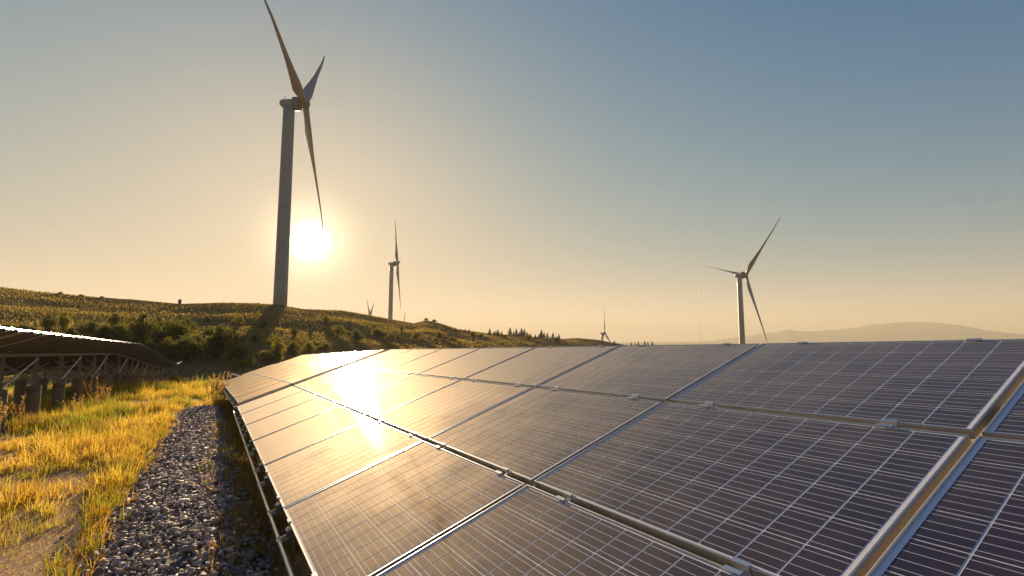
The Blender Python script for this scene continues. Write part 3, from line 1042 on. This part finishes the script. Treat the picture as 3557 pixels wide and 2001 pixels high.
LOBES = [[(0, 0, .45, .5), (.4, .1, .38, .38), (-.42, .12, .36, .36), (.05, -.35, .4, .36), (.1, .1, .78, .32), (-.25, -.1, .68, .28)],
         [(0, 0, .35, .42), (.5, 0, .30, .32), (-.5, -.1, .28, .3), (.2, .3, .55, .3), (-.2, .25, .5, .28), (.75, .15, .22, .22)],
         [(0, 0, .6, .42), (.1, .1, 1.0, .32), (-.25, 0, .85, .28), (.3, -.1, .75, .28), (-.05, .05, 1.25, .2), (0, 0, .3, .3)],
         [(0, 0, .5, .5), (.55, .2, .5, .4), (-.5, .2, .55, .42), (-.1, -.4, .55, .4), (.3, .1, .85, .36), (-.3, 0, .9, .33), (.9, .1, .3, .3), (-.9, -.1, .3, .3)]]
DARK = ((.070, .080, .020), (.17, .165, .045))
YELL = ((.18, .18, .035), (.38, .31, .07))
MID = ((.11, .115, .028), (.24, .21, .055))
SHRUB_ME = {}
for nm, cc in (('dark', DARK), ('mid', MID), ('yellow', YELL)):
    SHRUB_ME[nm] = [np_mesh('crown', *leaf_cloud(4200, lb, .036, cc, 40 + i)[:2], M_LEAF, False, leaf_cloud(4200, lb, .036, cc, 40 + i)[2]) for i, lb in enumerate(LOBES)]
def stem_mesh():
    m = MB()
    for a, l in ((0, .5), (2.1, .45), (4.0, .5), (5.2, .4)):
        m.lathe([(.035, -.1), (.025, l * .6), (.012, l)], 7, Matrix.Rotation(a, 4, 'Z') @ Matrix.Rotation(.45, 4, 'Y'))
    return m.mesh('stem', M_BARK, True)
STEM_ME = stem_mesh()
def shrub(p, r, tone, variant, label, group, name='shrub', cat='shrub', squash=1.0):
    root = bpy.data.objects.new(name, None)
    COL.objects.link(root)
    root.location = (p.x, p.y, p.z - .05 * r)
    root.rotation_euler = (0, 0, random.uniform(0, 6.28))
    root.scale = (r, r, r * squash)
    tag(root, label, cat, group)
    obj('crown', SHRUB_ME[tone][variant], root)
    obj('stem', STEM_ME, root)
    return root
def px_r(p, px):
    return px * S25 / FPX * p.y
WORDS = 'first second third fourth fifth sixth seventh eighth ninth tenth eleventh twelfth thirteenth fourteenth fifteenth sixteenth seventeenth eighteenth nineteenth twentieth'.split()
WORDS += ['twenty-' + w for w in WORDS[:9]]
def ordinal(seq, i):
    """rank of entry i when the entries are sorted from the left side of the view"""
    return WORDS[sorted(range(len(seq)), key=lambda k: seq[k]).index(i)]
TH = [(20, 842, 26), (70, 838, 26), (120, 835, 24), (215, 845, 27), (262, 850, 30), (310, 846, 34), (355, 858, 40), (405, 866, 46), (452, 862, 42), (500, 880, 44), (545, 892, 40), (470, 898, 38), (425, 896, 36),
                               (355, 888, 28), (300, 880, 28), (575, 872, 34), (600, 905, 28), (525, 855, 34), (395, 838, 24), (470, 836, 26), (560, 846, 24), (240, 872, 24), (180, 862, 22), (330, 910, 22), (380, 915, 24), (235, 828, 22), (285, 826, 22), (340, 822, 22), (425, 832, 24)]
for i, (x, y, r) in enumerate(TH):
    p = hit(x, y + r * .2, 50)
    shrub(p, px_r(p, r) * 1.45, 'dark' if i % 3 else 'mid', i % 4, ordinal([q[0] for q in TH], i) + ' dark bush of the hillside thicket, counting away from the raised panel table', 'bushes of the hillside thicket')
p = hit(160, 838, 50)
shrub(p, px_r(p, 34), 'yellow', 2, 'bright yellow green small tree standing out of the hillside thicket', None, 'small_tree', 'tree', 1.15)
FT = [(625, 922, 30), (662, 905, 32), (700, 898, 34), (738, 890, 30), (776, 884, 26), (815, 880, 22), (590, 930, 24)]
for i, (x, y, r) in enumerate(FT):
    p = hit(x, y, 45)
    shrub(p, px_r(p, r), 'yellow' if i % 2 == 0 else 'mid', i % 4, ordinal([q[0] for q in FT], i) + ' yellow green bush along the hill foot behind the golden panels, from the aisle', 'bushes behind the golden panels')
OP = [(640, 860, 22), (690, 868, 20), (740, 850, 20), (850, 846, 18), (896, 858, 22), (955, 850, 18), (1000, 862, 20), (1048, 858, 22), (1105, 850, 16), (1140, 858, 18), (1190, 858, 18), (1330, 858, 15), (1400, 862, 15), (1470, 860, 13), (1545, 868, 11),
                               (820, 812, 12), (880, 815, 12), (940, 822, 12), (1010, 836, 12), (1110, 832, 11), (1210, 848, 11), (1270, 850, 11), (780, 830, 14), (600, 815, 13), (520, 810, 12), (660, 825, 15), (1360, 852, 10), (1250, 846, 10)]
for i, (x, y, r) in enumerate(OP):
    p = hit(x, y, 60)
    shrub(p, px_r(p, r) * random.choice((.7, 1.0, 1.4, 1.8) if x < 1000 else (.7, 1.0, 1.2)), 'mid' if i % 2 else 'dark', i % 4, ordinal([q[0] for q in OP], i) + ' low bush dotted over the open hillside, counting from the marker post', 'bushes dotted over the open hillside')
for (x, y, r, lab) in ((152, 740, 10, 'wide flat bush on the skyline at the far end of the ridge'), (205, 742, 9, 'feathery bush on the skyline between two rounder ones'), (257, 745, 8, 'small round bush on the skyline nearest the marker post'),
                       (1072, 807, 9, 'spreading bush crowning the small knoll'), (1092, 812, 10, 'rounder bush just below the knoll top')):
    p = at_range(x, y, float(np.interp(math.atan2(ray(x, y).x, ray(x, y).y), _az, _rr)) - 2)
    p.z = tz(p.x, p.y)
    shrub(p, px_r(p, r), 'mid', int(x) % 2, lab, None, squash=.8)

# conifers along the low end of the hill
def conifer_mesh(seed):
    g = np.random.default_rng(seed)
    V, F, C, off = [], [], [], 0
    n = 1500
    t = g.random(n) ** .8
    z = .12 + .88 * t
    tier = .75 + .25 * np.cos(z * 34)
    rr = (1 - t) * .42 * tier * g.random(n) ** .5 + .008
    a = g.uniform(0, 6.28, n)
    P = np.stack([rr * np.cos(a), rr * np.sin(a), z], 1)
    o = np.stack([np.cos(a), np.sin(a), -.35 * np.ones(n)], 1)
    s = np.stack([-np.sin(a), np.cos(a), np.zeros(n)], 1)
    L1 = (.13 * (.25 + .75 * (1 - t)) * g.uniform(.5, 1.3, n))[:, None]
    Vv = np.stack([P - s * L1 * .35, P + s * L1 * .35, P + o * L1], 1).reshape(-1, 3)
    C = np.repeat(np.array([.055, .060, .024]) * g.uniform(.6, 1.6, (n, 1)), 3, axis=0)
    return np_mesh('crown', Vv, np.arange(3 * n).reshape(-1, 3), M_NEEDLE, False, C)
CON_ME = [conifer_mesh(k) for k in range(3)]
CTRUNK = MB().lathe([(.022, -.05), (.016, .4), (.004, .95)], 7).mesh('trunk', M_BARK, True)
def conifer(x, y, hpx, label, group, rng_=None):
    if rng_ is None:
        p = hit(x, y, 120)
        if math.hypot(p.x, p.y) > 1000:
            p = at_range(x, y, 380); p.z = tz(p.x, p.y)
    else:
        p = at_range(x, y, rng_)
        p.z = p.z if p.z > tz(p.x, p.y) - 8 else tz(p.x, p.y)
    h = hpx * S25 / FPX * p.y
    root = bpy.data.objects.new('conifer', None)
    COL.objects.link(root)
    root.location = p
    root.scale = (h * random.uniform(.85, 1.15), h * random.uniform(.85, 1.15), h)
    root.rotation_euler = (0, 0, random.uniform(0, 6))
    tag(root, label, 'conifer', group)
    obj('crown', CON_ME[random.randrange(3)], root)
    obj('trunk', CTRUNK, root)
gx = [1146, 1158, 1170, 1180, 1232, 1243, 1252, 1262, 1283, 1292, 1299, 1306, 1312, 1319, 1326, 1333, 1347, 1354, 1362, 1369, 1377, 1384, 1391, 1398, 1406]
for k, x in enumerate(gx):
    yb = np.interp(x, [1140, 1230, 1300, 1410], [832, 845, 847, 857])
    conifer(x, yb, random.uniform(9, 25) if x > 1225 else random.uniform(8, 13), (WORDS[k - 4] + ' dark conifer of the skyline row, counting from the knoll') if x > 1225 else (WORDS[k] + ' short conifer just beside the knoll, counting from it'), 'conifers on the hill skyline' if x > 1225 else 'short conifers near the knoll')
def far_conifer(x, hpx, label):
    p = at_range(x, 868, 430)
    z = tz(p.x, p.y)
    top = at_range(x, 868 - hpx, 430).z
    root = bpy.data.objects.new('conifer', None)
    COL.objects.link(root)
    root.location = (p.x, p.y, z)
    h = top - z
    root.scale = (h * .8, h * .8, h)
    tag(root, label, 'conifer', 'tree tops peeping over the panel edge')
    obj('crown', CON_ME[int(x) % 3], root)
    obj('trunk', CTRUNK, root)
for x, hp in ((1588, 8), (1598, 7), (1606, 10), (1622, 11), (1630, 9), (1641, 10)):
    far_conifer(x, hp, ordinal([1588, 1598, 1606, 1622, 1630, 1641], [1588, 1598, 1606, 1622, 1630, 1641].index(x)) + ' tree top peeping over the panel edge, counting from the hill end')

# tall dry weeds by the end of the golden panels
def weed_mesh(seed, n_st, spread):
    g = np.random.default_rng(seed)
    P, h, w, ln, la, C = [], [], [], [], [], []
    for k in range(n_st):
        a = g.uniform(0, 6.28); hh = g.uniform(.6, 1.0)
        P.append((g.normal(0, .05), g.normal(0, .05), 0)); h.append(hh); w.append(.012); ln.append(g.uniform(.05, spread)); la.append(a); C.append((.36, .24, .11))
        for q in range(26):                        # seed heads up the stalk
            t = g.uniform(.45, 1.0)
            base = np.array(P[k * 27]) if False else np.array([P[-1 - q][0], P[-1 - q][1], 0])
            lean = ln[-1 - q]
            c = base + np.array([math.cos(a), math.sin(a), 0]) * lean * hh * t ** 1.8 + np.array([0, 0, hh * (t - .35 * lean * t * t)])
            P.append(tuple(c)); h.append(g.uniform(.05, .12)); w.append(.02); ln.append(g.uniform(.3, 1.0)); la.append(g.uniform(0, 6.28)); C.append((.42, .28, .13))
    V, F, Cc = blades(np.array(P), np.array(h), np.array(w), np.array(ln), np.array(la), np.array(C), g)
    return np_mesh('stalks', V, F, M_GRASS, False, Cc)
for k, (s_, l_, hgt, lab) in enumerate(((20.5, .06, 1.1, 'tall dry seeding weed leaning over the gravel end'), (21.3, .20, 1.35, 'tallest dry weed rising before the far panel corner'), (22.3, .42, 1.25, 'dry weed poking up beside the golden panel edge'))):
    x, y = row_xy(s_, l_)
    o = obj('dry_weed', weed_mesh(70 + k, 9, .45), loc=(x, y, tz(x, y)))
    o.scale = (hgt, hgt, hgt)
    tag(o, lab, 'weed')
for k in range(16):
    s_, l_ = 15.5 + 1.35 * k + random.uniform(-.4, .4), random.uniform(-4.6, -2.9)
    x, y = row_xy(s_, l_)
    o = obj('dry_weed', weed_mesh(90 + k % 5, 7, .35) if k < 5 else WEEDS[k % 5], loc=(x, y, tz(x, y)))
    if k == 0:
        WEEDS = []
    if k < 5:
        WEEDS.append(o.data)
    o.scale = (random.uniform(.7, 1.25),) * 3
    o.rotation_euler = (0, 0, random.uniform(0, 6))
    tag(o, WORDS[k] + ' brown dry weed along the concrete piles, counting away down the aisle', 'weed', 'dry weeds along the back of the raised table')
p = Vector((*row_xy(38, -1.6), 0)); p.z = tz(p.x, p.y)
shrub(p, 1.0, 'yellow', 1, 'low glittering bush at the end of the aisle', None)

# ------------------------------------------------------------------ haze
def haze():
    m, t = new_mat('haze_air')
    v = N(t, 'ShaderNodeVolumePrincipled')
    v.inputs['Color'].default_value = (.60, .56, .46, 1)
    v.inputs['Density'].default_value = 2.0e-4
    v.inputs['Anisotropy'].default_value = .15
    o = N(t, 'ShaderNodeOutputMaterial')
    L(t, v.outputs[0], o.inputs['Volume'])
    b = obj('haze', MB().box(-12400, 12400, -12400, 12400, -56, 326).mesh('haze', m))
    tag(b, kind='stuff')
haze()
